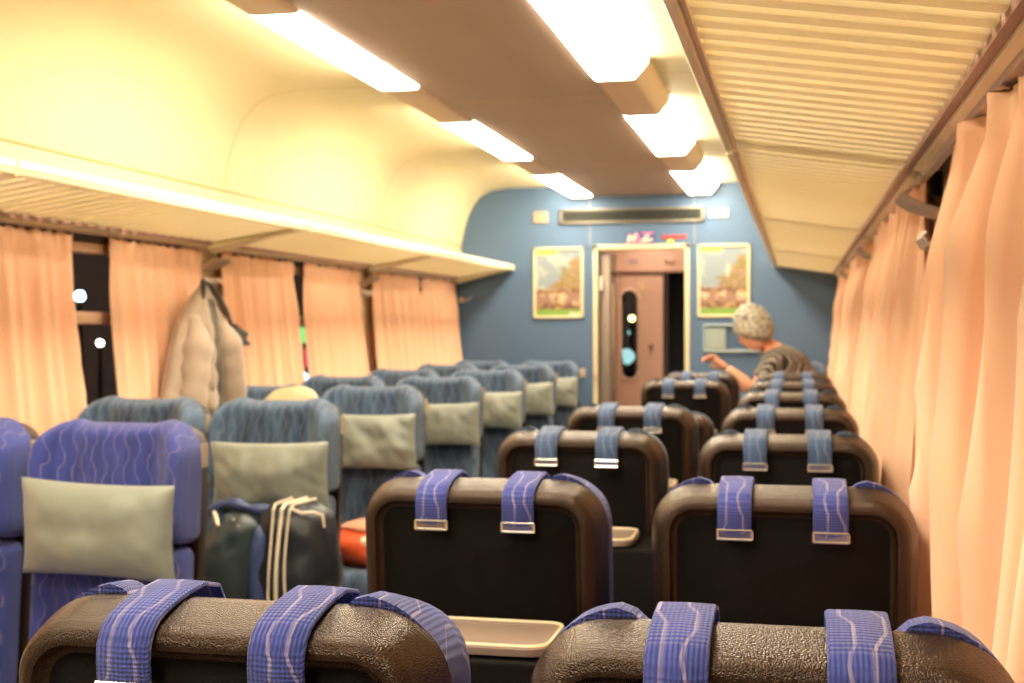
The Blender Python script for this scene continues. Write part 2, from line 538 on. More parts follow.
# ------------------------------------------------------------------ luggage racks
MODS = [(-1.10, 0.90), (0.92, 2.92), (2.94, 4.94), (4.96, 6.96), (6.98, YW - 0.005)]
def rack(sx, y0, y1, label, grp):
    t = empty('luggage_rack', (sx * 1.30, (y0 + y1) / 2, 1.70), label=label, cat='luggage rack', group=grp)
    oy = (y0 + y1) / 2
    def P(x, y, z):
        return (sx * (x - 1.30), y - oy, z - 1.70)
    # rounded front lip
    prof = [(0.915, 1.743), (0.909, 1.745), (0.906, 1.750), (0.906, 1.757), (0.909, 1.759), (0.909, 1.762), (0.905, 1.764), (0.906, 1.776), (0.910, 1.785), (0.916, 1.788), (0.924, 1.785), (0.927, 1.775), (0.927, 1.755), (0.923, 1.744)]
    MB().loft([[P(x, y, z) for x, z in prof] for y in (y0, y1)]).build('lip_rail', 'creamlip', t)
    MB().loft([[P(x, y, z) for x, z in ((0.927, 1.748), (0.927, 1.762), (0.934, 1.760), (0.934, 1.748))] for y in (y0, y1)]).build('lip_edge', 'alu', t)
    # grille: slats run across, from lip to wall
    g = MB()
    def zz(x):
        return 1.756 - (x - 0.965) / (1.295 - 0.965) * 0.050
    y = y0 + 0.05
    while y < y1 - 0.10:
        a, b = y, y + 0.046
        g.loft([[P(x, yy, zz(x) + dz) for yy, dz in ((a, 0.002), (a + .003, -0.004), (b - .003, -0.004), (b, 0.002), (b, 0.008), (a, 0.008))] for x in (0.934, 1.305)])
        y += 0.073
    g.build('slat_panel', 'slat', t)
    # solid end plates
    for a, b in ((y0 + 0.004, y0 + 0.045), (y1 - 0.085, y1 - 0.004)):
        MB().loft([[P(x, q, zz(x) + dz) for x, dz in ((0.932, -0.008), (1.3, -0.008), (1.3, 0.01), (0.932, 0.01))] for q in (a, b)]).build('end_plate', 'slat', t)
    # bracket arm under the joint
    bm_ = MB()
    loops = []
    for i in range(9):
        u = i / 8
        x = 0.95 + u * 0.36
        zt = zz(x) - 0.007
        d = 0.010 + 0.030 * u ** 1.2
        wv = 0.030 + 0.030 * u
        yc = y1 - 0.045
        loops.append([P(x, yc + wv * math.cos(a), zt - d * 0.5 + d * 0.55 * math.sin(a)) for a in [2 * PI * k / 14 for k in range(14)]])
    bm_.loft(loops)
    if sx < 0:
        bm_.build('bracket', 'creamlip', t)
    # wall rail with bright strip and groove
    MB().loft([[P(x, yy, z) for x, z in ((1.297, 1.690), (1.313, 1.690), (1.313, 1.715), (1.297, 1.715))] for yy in (y0, y1)]).build('rail_groove', mat('groove_mauve', (0.36, 0.22, 0.18), 0.5) if 'groove_mauve' not in bpy.data.materials else bpy.data.materials['groove_mauve'], t)
    MB().loft([[P(x, yy, z) for x, z in ((1.313, 1.684), (1.330, 1.680), (1.332, 1.715), (1.313, 1.715))] for yy in (y0 + 0.06, y1 - 0.06)]).build('light_strip', 'creamlip', t)
    MB().loft([[P(x, yy, z) for x, z in ((1.330, 1.684), (1.337, 1.676), (1.353, 1.675), (1.353, 1.715), (1.332, 1.715))] for yy in (y0, y1)]).build('wall_rail', 'alu', t)
    return t

rn = ['over the seats behind the viewer', 'over the nearest seats', 'second from the near end', 'third from the near end', 'last one, ending at the blue wall']
for sx, side in ((-1, 'left'), (1, 'right')):
    for (y0, y1), nm in zip(MODS, rn):
        rack(sx, y0, y1, 'cream slatted luggage rack on the %s side, %s' % (side, nm), '%s luggage rack sections' % side)

# ------------------------------------------------------------------ curtains
def curtain(sx, y0, y1, label, seed, folds=9, amp=0.016, flare=0.06, x0=1.345, tight=0.0):
    rnd = random.Random(seed)
    oy = (y0 + y1) / 2
    W = y1 - y0
    ph = [rnd.random() * 6.28 for _ in range(5)]
    n = int(max(60, folds * 14))
    def fn(u, v):
        z = 1.668 - v * 0.96
        warp = u + 0.018 * math.sin(9 * u + ph[0] + v * 1.2) + 0.01 * math.sin(23 * u + ph[1])
        a = amp * (0.55 + 0.9 * sm(0, .25, v))
        k = 2 * PI * folds
        d = a * (0.85 * (1 - abs(math.sin(0.5 * k * warp + ph[2] + 0.3 * math.sin(3 * v + ph[3]))) ** 0.8 * 2 + .3) + 0.45 * math.sin(k * 0.47 * warp + ph[4]) + .14 * math.sin(k * 2.1 * warp + ph[1]))
        topg = 0.006 * math.sin(k * 2.7 * u + ph[3]) * (1 - sm(0.0, 0.10, v))
        x = x0 - d - topg - flare * sm(0.0, 1.0, v)
        # gathers: the cloth narrows slightly at mid height
        yy = y0 + W * u + tight * (0.5 - u) * sm(0, 1, v)
        zt = z + 0.006 * math.sin(k * 1.35 * u + ph[0]) * (1 - sm(0, .06, v))
        return (sx * (x - 1.345), yy - oy, zt - 1.668)
    mb = MB().grid(fn, n, 46)
    t = mb.build('curtain', 'curtain', None, angle=180, loc=(sx * 1.345, oy, 1.668))
    t.modifiers.new('thick', 'SOLIDIFY').thickness = 0.0015
    tag(t, label, 'curtain', '%s window curtains' % ('left' if sx < 0 else 'right'))
    return t

curtain(-1, 1.98, 2.85, 'salmon curtain on the left wall nearest the viewer, cut by the picture edge', 1)
curtain(-1, 3.00, 3.88, 'salmon curtain at far left, left of the wide dark window gap', 2, tight=-0.02)
curtain(-1, 4.14, 4.86, 'salmon curtain between the dark window gap and the hanging coat', 3, folds=7)
curtain(-1, 5.02, 5.85, 'salmon curtain just right of the hanging beige coat', 4, folds=10)
curtain(-1, 5.98, 6.80, 'salmon left curtain just past the narrow window gap', 5, folds=9)
curtain(-1, 7.00, 7.92, 'salmon left curtain, second from the blue wall', 6, folds=9)
curtain(-1, 8.03, 8.79, 'salmon left curtain touching the blue end wall', 7, folds=8)
curtain(1, 0.90, 1.42, 'salmon right curtain nearest the viewer, mostly outside the picture', 11, folds=5, amp=0.026)
curtain(1, 1.46, 2.38, 'large salmon curtain at the right picture edge, in front of the coat hooks', 12, folds=6.5, amp=0.036, flare=0.035, x0=1.350)
curtain(1, 3.00, 3.86, 'salmon right curtain just behind the large coat hooks', 13, folds=8, amp=0.030, flare=0.05)
curtain(1, 3.92, 4.80, 'salmon right curtain, third from the viewer', 14, folds=8, amp=0.028)
curtain(1, 5.06, 5.88, 'salmon right curtain, fourth from the viewer', 15, folds=8, amp=0.028)
curtain(1, 5.95, 6.84, 'salmon right curtain beside the grey haired person', 16, folds=8, amp=0.026)
curtain(1, 7.08, 7.90, 'salmon right curtain, second from the blue wall', 17, folds=8, amp=0.026)
curtain(1, 7.98, 8.79, 'salmon right curtain touching the blue end wall', 18, folds=8, amp=0.026)

# ------------------------------------------------------------------ coat hooks
def hooks(sx, y, label):
    t = empty('coat_hook_rack', (sx * 1.40, y, 1.58), label=label, cat='coat hooks', group='coat hook racks')
    MB().box(-0.012, 0.0, -0.10, 0.10, -0.05, 0.05, 0.004).build('back_plate', 'alu', t) if sx > 0 else MB().box(0.0, 0.012, -0.10, 0.10, -0.05, 0.05, 0.004).build('back_plate', 'alu', t)
    for k in range(4):
        yy = -0.066 + k * 0.044
        h = []
        for X, Z in ((0.0, 0.010), (0.02, 0.012), (0.05, 0.020), (0.08, 0.032), (0.102, 0.044), (0.112, 0.056)):
            h.append((-sx * X, yy, Z + 0.0))
        lo = []
        for X, Z in ((0.0, -0.012), (0.02, -0.022), (0.03, -0.040), (0.042, -0.055), (0.058, -0.055), (0.066, -0.040), (0.062, -0.026)):
            lo.append((-sx * X, yy, Z))
        MB().tube(h, [0.008] * 5 + [0.010], 8).tube(lo, 0.0065, 8).build('hook', 'hookm', t)
    return t

hooks(1, 2.93, 'four pronged metal coat hook rack on the right pillar beside the large curtain')
hooks(1, 4.93, 'metal coat hook rack on the second right pillar, between salmon curtains')
hooks(1, 6.96, 'small far metal coat hook rack on the right, above the person')
hooks(-1, 4.93, 'metal coat hook rack on the left pillar holding the beige coat')
hooks(-1, 6.90, 'metal coat hook rack on the farther left pillar, nothing hanging on it')
hk = empty('wall_hook', (-1.30, YW, 1.54), label='small metal hook on the blue wall beside the last left curtain', cat='coat hook')
MB().box(-0.02, 0.02, -0.008, 0, -0.02, 0.02, 0.003).build('hook_plate', 'metal', hk)
MB().tube([(0, 0, 0), (0.02, -0.03, -0.01), (0.06, -0.04, 0.0), (0.09, -0.04, 0.02)], 0.007, 8).build('hook_arm', 'metal', hk)

# ------------------------------------------------------------------ seats
SW = 0.203   # half width of the shell
ST = 1.104   # top
LEAN = 0.09

def outline(hw, zt, zb, rt, rb, inset=0.0, nt_=10, nb=4, ns=6, ntop=12):
    hw -= inset; zt -= inset; zb += inset
    rt = max(0.004, rt - inset); rb = max(0.004, rb - inset)
    rt = min(rt, hw - 1e-4); rb = min(rb, hw - 1e-4)
    P = []
    # bottom-left corner -> up left side -> top-left -> top -> top-right -> right side down -> bottom-right -> bottom
    for i in range(nb + 1):
        a = PI * 1.5 - (PI / 2) * i / nb
        P.append((-hw + rb + rb * math.cos(a), zb + rb + rb * math.sin(a)))
    for i in range(1, ns):
        P.append((-hw, zb + rb + (zt - rt - zb - rb) * i / ns))
    for i in range(nt_ + 1):
        a = PI - (PI / 2) * i / nt_
        P.append((-hw + rt + rt * math.cos(a), zt - rt + rt * math.sin(a)))
    for i in range(1, ntop):
        P.append((-hw + rt + (2 * hw - 2 * rt) * i / ntop, zt))
    for i in range(nt_ + 1):
        a = PI / 2 - (PI / 2) * i / nt_
        P.append((hw - rt + rt * math.cos(a), zt - rt + rt * math.sin(a)))
    for i in range(1, ns):
        P.append((hw, zt - rt - (zt - rt - zb - rb) * i / ns))
    for i in range(nb + 1):
        a = -(PI / 2) * i / nb
        P.append((hw - rb + rb * math.cos(a), zb + rb + rb * math.sin(a)))
    return P

def lean(p):
    return (p[0], p[1] + LEAN * (ST - p[2]), p[2])

def seat_shell():
    # (y, inset) from the front edge over the top to the back and into the recess
    S_ = [(0.070, 0.006), (0.072, 0.0), (0.058, 0.0), (0.028, 0.008), (0.012, 0.013), (0.003, 0.019), (-0.001, 0.027), (0.000, 0.033), (0.010, 0.037), (0.014, 0.041)]
    loops = []
    for y, i in S_:
        loops.append([lean((x, y, z)) for x, z in outline(SW, ST - 0.004, 0.32, 0.072, 0.03, i)])
    return MB().loft(loops, True, True)

def seat_panel():
    loops = [[lean((x, y, z)) for x, z in outline(SW, ST - 0.004, 0.32, 0.072, 0.03, i)] for y, i in ((0.0145, 0.0405), (0.0135, 0.046), (0.0135, 0.052), (0.0105, 0.056))]
    return MB().loft(loops, True, True)

def pad(hw, zt, zb, rt, rb, y0, thick, wing, wingw, R, topdip=0.0, lobes=0.0, rmax=None):
    """upholstered pad with side wings swelling forward"""
    ins = [0, 0.003, 0.008, 0.016, 0.026, 0.04, 0.06, 0.085, 0.11, 0.14, 0.165]
    ins = [i for i in ins + [0.18, 0.192, 0.2] if i < min(hw, (zt - zb) / 2) - 0.006]
    loops = [[lean((x, y0, z - topdip * (1 - sm(0.085, 0.125, abs(x))) * sm(zt - 0.12, zt, z))) for x, z in outline(hw, zt, zb, rt, rb, 0.0)]]
    for i in ins:
        e = min(i / R, 1.0)
        prof = math.sqrt(max(0, 1 - (1 - e) ** 2))
        L = []
        for x, z in outline(hw, zt, zb, rt, rb, i):
            wv = wing * (1 - sm(0.0, wingw, (hw - abs(x)) - 0.012)) * sm(0, .10, z - zb + .04)
            y = y0 + 0.012 + (thick + wv) * prof
            zz = z
            d = topdip * (1 - sm(0.085, 0.125, abs(x))) * sm(zt - 0.12, zt, z)
            zz -= d
            y -= lobes * math.exp(-((abs(x) - hw * 0.50) / 0.014) ** 2) * prof
            L.append(lean((x, y, zz)))
        loops.append(L)
    return MB().loft(loops, True, True)

def ribbon(path, hw, th):
    """flat strap along a y-z path"""
    loops = []
    n = len(path)
    for i, (y, z) in enumerate(path):
        a = path[max(i - 1, 0)]; b = path[min(i + 1, n - 1)]
        ty, tz = b[0] - a[0], b[1] - a[1]
        l = math.hypot(ty, tz) or 1
        ny, nz = tz / l, -ty / l
        L = []
        for sx_, st in ((-1, 0), (-1, .7), (-.93, 1.0), (0, 1.15), (.93, 1.0), (1, .7), (1, 0)):
            L.append((hw * sx_, y + ny * th * st, z + nz * th * st))
        loops.append(L)
    return loops

def make_seat(fab, strap, straps=True, tray=True, plate=0, arm=True, dip=0.026):
    t = empty('train_seat', (0, 0, 0))
    seat_shell().build('seat_shell', 'shell', t, angle=50)
    seat_panel().build('back_panel', 'black', t)
    pad(SW + 0.001, ST + 0.006, 0.815, 0.090, 0.03, 0.070, 0.060, 0.065, 0.070, 0.034, topdip=dip, lobes=0.014).build('headrest', fab, t, angle=60)
    pad(SW - 0.006, 0.810, 0.40, 0.03, 0.03, 0.085, 0.050, 0.022, 0.05, 0.03).build('backrest', fab, t, angle=60)
    # cushion
    mb = MB()
    loops = []
    for z, i in ((0.36, 0.010), (0.365, 0.0), (0.42, 0.0), (0.447, 0.008), (0.458, 0.025), (0.462, 0.06)):
        loops.append([(x, 0.13 + (yy - 0.0), z) for x, yy in outline(SW - 0.004, 0.47, 0.02, 0.05, 0.02, i)])
    mb.loft(loops)
    mb.build('seat_cushion', fab, t, angle=60)
    b = MB().box(-0.17, 0.17, 0.16, 0.55, 0.30, 0.36, 0.012)
    b.box(-0.13, -0.09, 0.20, 0.48, 0.0, 0.31, 0.008).box(0.09, 0.13, 0.20, 0.48, 0.0, 0.31, 0.008)
    b.build('seat_base', 'black', t)
    a = MB()
    if arm:
     a.loft([[(-0.212 + 0.020 * math.cos(q), 0.06 + u, 0.640 - 0.012 * (u / .36) + 0.016 * math.sin(q)) for q in [2 * PI * k / 12 for k in range(12)]] for u in (0.0, 0.01, 0.34, 0.36)])
     a.box(-0.222, -0.202, 0.10, 0.14, 0.33, 0.63, 0.004)
     a.build('armrest', 'black', t)
    if straps:
        for x in (-0.070, 0.072):
            path = [(y_, z_ + ST - 1.116) for y_, z_ in ((0.150, 1.04), (0.147, 1.085), (0.130, 1.109), (0.100, 1.1165), (0.070, 1.1150), (0.045, 1.1115), (0.026, 1.1075), (0.012, 1.103), (0.002, 1.096), (-0.0045, 1.084), (-0.0055, 1.070), (-0.004, 1.055), (-0.002, 1.043))]
            # densify
            loops = ribbon(path, 0.0255, 0.0045)
            so = MB().loft([[(p[0] + x, p[1], p[2]) for p in L] for L in loops]).build('strap', strap, t, angle=60)
            cl = MB()
            zc = ST - 0.072
            xs = 0.026
            r = [(x - xs, -0.0075, zc + 0.007), (x + xs, -0.0075, zc + 0.007), (x + xs, -0.0075, zc - 0.007), (x - xs, -0.0075, zc - 0.007), (x - xs, -0.0075, zc + 0.007)]
            for p, q in zip(r, r[1:]):
                cl.tube([p, q], 0.0022, 8)
            cl.box(x - xs, x + xs, -0.0075, -0.0055, zc - 0.006, zc + 0.004)
            cl.build('clasp', 'metal', so)
    if tray:
        lb = MB().box(-0.229, 0.229, -0.165, 0.03, 0.42, 0.862, 0.008)
        lb.build('storage_ledge', 'black', t)
        loops = []
        for z, i in ((0.866, 0.004), (0.868, 0.0), (0.878, 0.0), (0.881, 0.003), (0.881, 0.010), (0.878, 0.012)):
            loops.append([(xx, -0.155 + yy, z) for xx, yy in outline(0.150, 0.165, 0.0, 0.03, 0.035, i)])
        tr = MB().loft(loops, True, True).build('tray_table', 'tray', t)
        mb = MB()
        P = outline(0.150, 0.165, 0.0, 0.03, 0.035, 0.005)
        mb.tube([(xx, -0.155 + yy, 0.881) for xx, yy in P + P[:1]], 0.0035, 6, False)
        mb.build('tray_rim', 'trim', tr)
    if plate:
        MB().box(plate * (SW - 0.001), plate * (SW + 0.004), 0.035, 0.062, 1.00, 1.06, 0.0015).build('number_plate', 'plate', t) if plate > 0 else \
            MB().box(-(SW + 0.004), -(SW - 0.001), 0.035 + .02, 0.066 + .02, 1.00, 1.06, 0.0015).build('number_plate', 'plate', t)
    return t

XA, XWN = 0.566, 1.045
PR = 0.9486
Y0 = 1.005
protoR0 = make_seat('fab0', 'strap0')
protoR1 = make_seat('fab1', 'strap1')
ST = 1.112
SW = 0.212
protoL0 = make_seat('fab0', 'strap0', straps=False, tray=False, plate=-1, arm=False, dip=0.009)
protoL1 = make_seat('fab1', 'strap1', straps=False, tray=False, plate=-1, arm=False, dip=0.009)
protoC = make_seat('fab1', 'strap1', straps=False, tray=False)
used = set()
def place(proto, x, y, rz, label, group, tilt=0.0, dz=0.0):
    if proto.name not in used:
        used.add(proto.name)
        o = proto
    else:
        o = copy_tree(proto)
        o.name = 'train_seat'
    o.location = (x, y, dz)
    o.rotation_euler = (tilt, 0, rz)
    tag(o, label, 'seat', group)
    return o

row = ['nearest', 'second nearest', 'third nearest', 'fourth nearest', 'fifth nearest', 'sixth nearest', 'seventh nearest']
SEATS = {}
todo = []
for i in range(7):
    y = Y0 + PR * i
    pr = protoR0 if i < 2 else protoR1
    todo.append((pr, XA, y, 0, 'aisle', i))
    todo.append((pr, XWN, y, 0, 'window', i))
for pr, x, y, rz, cl, i in todo:
    extra = {('aisle', 0): ' at the lower left corner', ('window', 0): ' at the lower right corner', ('aisle', 4): ', lower than the rest',
             ('window', 6): ', directly before the person'}.get((cl, i), '')
    lab = 'dark seat back with blue straps, %s of right %s column%s' % (row[i], cl, extra)
    if (cl, i) == ('aisle', 4):
        place(pr, x, y - 0.16, 0, lab, 'seats facing away on the right').scale = (1, 1, 0.932)
    else:
        place(pr, x, y, rz, lab, 'seats facing away on the right')
LYS = [2.98, 3.96, 4.91, 5.86, 6.81, 7.71, 8.58]
LX = (-0.588, -1.062)
for j, (cl, X) in enumerate((('aisle', LX[0]), ('window', LX[1]))):
    for i, y in enumerate(LYS):
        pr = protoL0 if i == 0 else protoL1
        ex = {('aisle', 0): ', royal blue with a pillow', ('aisle', 1): ', under the sports bag', ('aisle', 2): ', under the orange bag', ('window', 0): ', cut by the left picture edge',
              ('window', 1): ', under the hanging coat'}.get((cl, i), '')
        nm = row[i] if i < 6 else 'last'
        place(pr, X, y, PI, 'blue seat facing us, %s of the left %s column%s' % (nm, cl, ex), 'seats facing the viewer on the left')
place(protoC, XWN, 8.56, PI, 'blue seat facing the viewer by the right curtain, behind the person', 'seats facing the viewer at the end wall')

# ------------------------------------------------------------------ pillows
def pillow_mesh(w, h, d, seed, sag=0.0, wk=1.0):
    rnd = random.Random(seed)
    off = Vector((rnd.random() * 50, rnd.random() * 50, rnd.random() * 50))
    mb = MB()
    nu, nv = 34, 24
    for side in (1, -1):
        def fn(u, v):
            a, b = 2 * u - 1, 2 * v - 1
            ex = (max(0.0, (1 - abs(a) ** 2.6)) ** 0.55) * (max(0.0, (1 - abs(b) ** 2.4)) ** 0.55)
            pinx = 1 - 0.045 * (1 - b * b) * 1.0
            pinz = 1 - 0.065 * (1 - a * a)
            X = a * w / 2 * pinx
            Z = b * h / 2 * pinz - sag * (1 - a * a) * h * 0.08
            wr = mn.noise(Vector((X * 11, Z * 11, side)) + off) * 0.011 + mn.noise(Vector((X * 30, Z * 22, side)) + off) * 0.004
            creases = 0.002 * math.sin(18 * (a * 0.8 + b * 0.6) + 4 * mn.noise(Vector((X * 8, Z * 8, 0)) + off)) * (abs(a) ** 2)
            return (X, side * (d / 2 * ex + (wr + creases) * wk * min(1, ex * 1.5)), Z)
        mb.grid(fn, nu, nv)
    return mb

def blob(name, m, parent, cx, cy, cz, rx, ry, rz, seed, amp=0.02, fr=7, p=3.0, nu=48, nv=30, flat=True, fine=0.0, ridge=0.0):
    off = Vector((seed * 3.1, seed * 1.7, seed * 5.3))
    loops = []
    for j in range(1, nv):
        ph = PI * j / nv - PI / 2
        L = []
        for i in range(nu):
            th = 2 * PI * i / nu
            d = Vector((math.cos(ph) * math.cos(th), math.cos(ph) * math.sin(th), math.sin(ph)))
            k = (abs(d.x) ** p + abs(d.y) ** p + abs(d.z) ** p) ** (-1 / p)
            v = Vector((d.x * k * rx, d.y * k * ry, d.z * k * rz))
            nn = mn.noise(v * fr + off)
            v += d * (amp * nn)
            if fine:
                v += d * fine * (1 - abs(mn.noise(v * fr * 3 + off)) * 3)
            if ridge:
                v += d * ridge * abs(math.sin(14 * v.x + 26 * v.z + 5 * mn.noise(v * 5 + off)))
            if flat and v.z < -rz * 0.96:
                v.z = -rz * 0.96
            L.append((cx + v.x, cy + v.y, cz + v.z))
        loops.append(L)
    mb = MB().loft(loops, True, True)
    if name is None:
        return mb
    return mb.build(name, m, parent, angle=180)

PW, PH = 0.375, 0.20
def pillow(x, y, z, label, seed, rot=(0, 0, 0), w=PW, h=PH, d=0.085, m='pillow', grp='grey headrest pillows', name='pillow', wk=1.0):
    o = pillow_mesh(w, h, d, seed, wk=wk).build(name, m, None, angle=180, loc=(x, y, z))
    o.rotation_euler = rot
    tag(o, label, 'pillow', grp)
    return o

L0 = 0.165
pillow(-0.555, LYS[0] - 0.265, 0.868, 'plump grey green pillow on the royal blue seat at the left', 1, (0.06, 0.03, 0), w=0.405, h=0.235, d=0.125)
pillow(-0.540, LYS[1] - 0.27, 0.885, 'creased grey pillow above the dark sports bag', 2, (0.06, -0.015, 0), w=0.395, h=0.215, d=0.11, wk=2.0)
pnames = ['grey pillow on the left aisle seat with the orange bag', 'grey pillow on the fourth left aisle seat', 'grey pillow on the fifth left aisle seat', 'grey pillow on the sixth left aisle seat', 'small far grey pillow on the last left aisle seat']
for i in range(2, 7):
    pillow([0, 0, -0.535, -0.520, -0.530, -0.530, -0.535][i], LYS[i] - 0.26, [0, 0, 0.905, 0.90, 0.905, .91, .91][i], pnames[i - 2], 3 + i, (0.06, random.uniform(-0.03, 0.03), 0), w=0.35 if i > 2 else .36, h=0.20 if i > 2 else .22, d=0.10, wk=2.2 if i == 2 else 1.5)
M['creampillow'] = mat('cream_pillow', (0.55, 0.47, 0.28), 0.6, bump=(14, 0.8))
cp = blob('pillow', 'creampillow', None, 0, 0, 0, 0.115, 0.06, 0.105, 9, amp=0.02, fr=9, p=2.3, flat=False)
cp.location = (-0.865, LYS[2] - 0.275, 1.018)
tag(cp, 'cream yellow pillow propped high on a left window seat, peeking above the sports bag seat', 'pillow')

# ------------------------------------------------------------------ sports bag on the second left aisle seat
M['nylon'] = mat('dark_nylon', (0.010, 0.014, 0.022), 0.42, spec=0.5, bump=(25, 0.6), vary=0.3, vscale=8)
M['nylonblue'] = mat('navy_nylon', (0.05, 0.075, 0.20), 0.4, bump=(25, 0.6))
M['nylongreen'] = mat('slate_nylon', (0.028, 0.042, 0.050), 0.42, spec=0.5, bump=(25, 0.7))
M['piping'] = mat('cream_piping', (0.80, 0.70, 0.55), 0.5)
by = LYS[1] - 0.385
bag = empty('sports_bag', (-0.478, by, 0.462), label='dark navy sports bag with cream piping slumped on the second left aisle seat', cat='bag')
blob('main_compartment', 'nylon', bag, 0.075, 0.0, 0.185, 0.115, 0.115, 0.180, 3, amp=0.03, fr=7, p=2.8, ridge=0.008, fine=0.004)
blob('side_compartment', 'nylongreen', bag, -0.10, -0.01, 0.170, 0.105, 0.115, 0.160, 5, amp=0.04, fr=8, p=2.5, ridge=0.014, fine=0.005)
blob('blue_panel', 'nylonblue', bag, -0.005, -0.045, 0.165, 0.032, 0.085, 0.150, 8, amp=0.02, fr=9, p=2.4, ridge=0.006)
for x in (0.035, 0.062, 0.090):
    pth = []
    for i in range(17):
        a = i / 16
        ang = PI * 0.5 * min(1, a * 2.2)
        if a < 0.35:
            q = a / 0.35
            pth.append((x + (0.02 + 0.03 * (1 if x > 0.06 else .3)) * (1 - q), -0.01 - 0.075 * q, 0.373 - 0.012 * q))
        else:
            q = (a - 0.35) / 0.65
            pth.append((x + 0.006 * math.sin(q * 3 + x * 30) + .008 * q, -0.095 - 0.040 * math.sin(min(1, q * 1.3) * PI / 2), 0.361 - 0.30 * q))
    (MB().tube(pth, 0.0038 if x != 0.062 else 0.006, 8)).build('piping', 'piping', bag)
MB().tube([(0.10, -0.095, 0.352), (0.13, -0.10, 0.342), (0.165, -0.095, 0.345), (0.188, -0.08, 0.335), (0.193, -0.08, 0.30)], 0.004, 8).build('piping', 'piping', bag)
MB().tube([(-0.155, -0.085, 0.335), (-0.140, -0.10, 0.318), (-0.128, -0.112, 0.298)], 0.006, 8).build('piping', 'piping', bag)
MB().tube([(-0.085, -0.095, 0.315), (-0.070, -0.108, 0.306), (-0.060, -0.118, 0.298)], 0.006, 8).build('piping', 'piping', bag)
st = []
for i in range(21):
    a = i / 20
    st.append((-0.19 + 0.24 * a, -0.035 - 0.02 * math.sin(a * PI), 0.325 + 0.035 * math.sin(a * 5) * (1 - a) + 0.03 * a))
MB().tube(st, [0.014 + 0.004 * math.sin(i) for i in range(21)], 8).build('shoulder_strap', 'nylonblue', bag)

# ------------------------------------------------------------------ orange bag on the third left aisle seat
M['orange'] = mat('orange_red_cloth', (0.75, 0.10, 0.03), 0.5, bump=(20, 0.6), vary=0.15)
ob = empty('carrier_bag', (-0.505, LYS[2] - 0.42, 0.462), label='orange red soft bag with a cream patch on the third left aisle seat', cat='bag')
blob('bag_body', 'orange', ob, 0, 0, 0.085, 0.15, 0.12, 0.088, 12, amp=0.035, fr=8, p=2.5, ridge=0.008)
blob('bag_flap', mat('salmon_cloth', (0.80, 0.42, 0.27), 0.6), ob, 0.02, 0.03, 0.175, 0.13, 0.085, 0.030, 14, amp=0.02, fr=9, p=2.3, flat=False)
blob('bag_patch', mat('cream_patch', (0.78, 0.68, 0.5), 0.6), ob, 0.045, -0.085, 0.125, 0.040, 0.035, 0.028, 15, amp=0.008, fr=12, p=2.2, flat=False)

ob.scale = (1, 1, 0.78)
# ------------------------------------------------------------------ hanging coat
M['coat'] = mat('beige_coat', (0.34, 0.26, 0.195), 0.75, bump=(30, 0.5), vary=0.08, sheen=0.3)
M['coatdark'] = mat('coat_lining', (0.055, 0.05, 0.045), 0.8, vary=0.2)
M['coatgrey'] = mat('coat_placket', (0.11, 0.095, 0.07), 0.7)
ct = empty('hanging_coat', (-1.222, 4.60, 1.52), label='beige padded coat hanging from the left wall hook between the curtains', cat='coat')
secs = [(1.525, 0.012, 0.012, 0.02), (1.505, 0.035, 0.022, 0.02), (1.47, 0.078, 0.035, 0.006), (1.42, 0.120, 0.048, 0.0), (1.36, 0.165, 0.060, -0.005), (1.30, 0.195, 0.066, -0.01), (1.22, 0.235, 0.070, -0.012), (1.14, 0.265, 0.072, -0.015), (1.08, 0.285, 0.072, -0.018), (1.03, 0.292, 0.070, -0.02), (1.015, 0.28, 0.060, -0.02)]
loops = []
nn_ = 72
sec2 = []
for a, b in zip(secs, secs[1:]):
    for k in range(4):
        sec2.append(tuple(p + (q - p) * k / 4 for p, q in zip(a, b)))
sec2.append(secs[-1])
for z, ry, rx, dy in sec2:
    L = []
    for i in range(nn_):
        th = 2 * PI * i / nn_
        fold = 1 + 0.20 * math.sin(th * 7 + 1.2 + z * 2) * sm(1.50, 1.30, z) + 0.06 * mn.noise(Vector((th * 3, z * 9, 2.0)))
        puff = 0.010 * abs(math.sin(z * 34)) * sm(1.45, 1.25, z)
        # groove between body and sleeves
        yy = ry * math.sin(th) * (1 + 0.02 * math.sin(z * 20))
        gr = 1 - 0.60 * (math.exp(-((yy + ry * 0.42) / 0.022) ** 2) + math.exp(-((yy - ry * 0.38) / 0.022) ** 2)) * sm(1.40, 1.30, z)
        L.append(((rx * math.cos(th) * fold * gr + (puff if math.cos(th) > 0 else 0)), yy + dy, z - 1.52))
    loops.append(L)
MB().loft(loops).build('coat_body', 'coat', ct, angle=180)
MB().tube([(0.03, -0.045, 1.46 - 1.52), (0.02, -0.02, 1.50 - 1.52), (0.0, 0.015, 1.525 - 1.52), (0.03, 0.04, 1.50 - 1.52), (0.050, 0.060, 1.46 - 1.52), (0.06, 0.088, 1.42 - 1.52), (0.065, 0.125, 1.36 - 1.52)], [0.006, 0.010, 0.016, 0.013, 0.010, 0.010, 0.008], 8).build('collar', 'coatdark', ct)
def spk():
    mb = MB()
    base = [(0.05, 0.135, 1.36), (0.055, 0.19, 1.335), (0.055, 0.235, 1.325), (0.05, 0.225, 1.30), (0.055, 0.262, 1.275), (0.05, 0.205, 1.272), (0.045, 0.165, 1.285), (0.045, 0.14, 1.31)]
    f_ = [(x + 0.03, y + 0.015, z - 1.52) for x, y, z in base]
    b_ = [(x - 0.01, y + 0.015, z - 1.52) for x, y, z in base]
    m_ = [((a[0] + b[0]) / 2 + 0.0, (a[1] - .19) * 1.08 + .19, (a[2] + .21) * 1.08 - .21) for a, b in zip(f_, b_)]
    return mb.loft([f_, m_, b_])
spk().build('dark_glove', 'coatdark', ct)
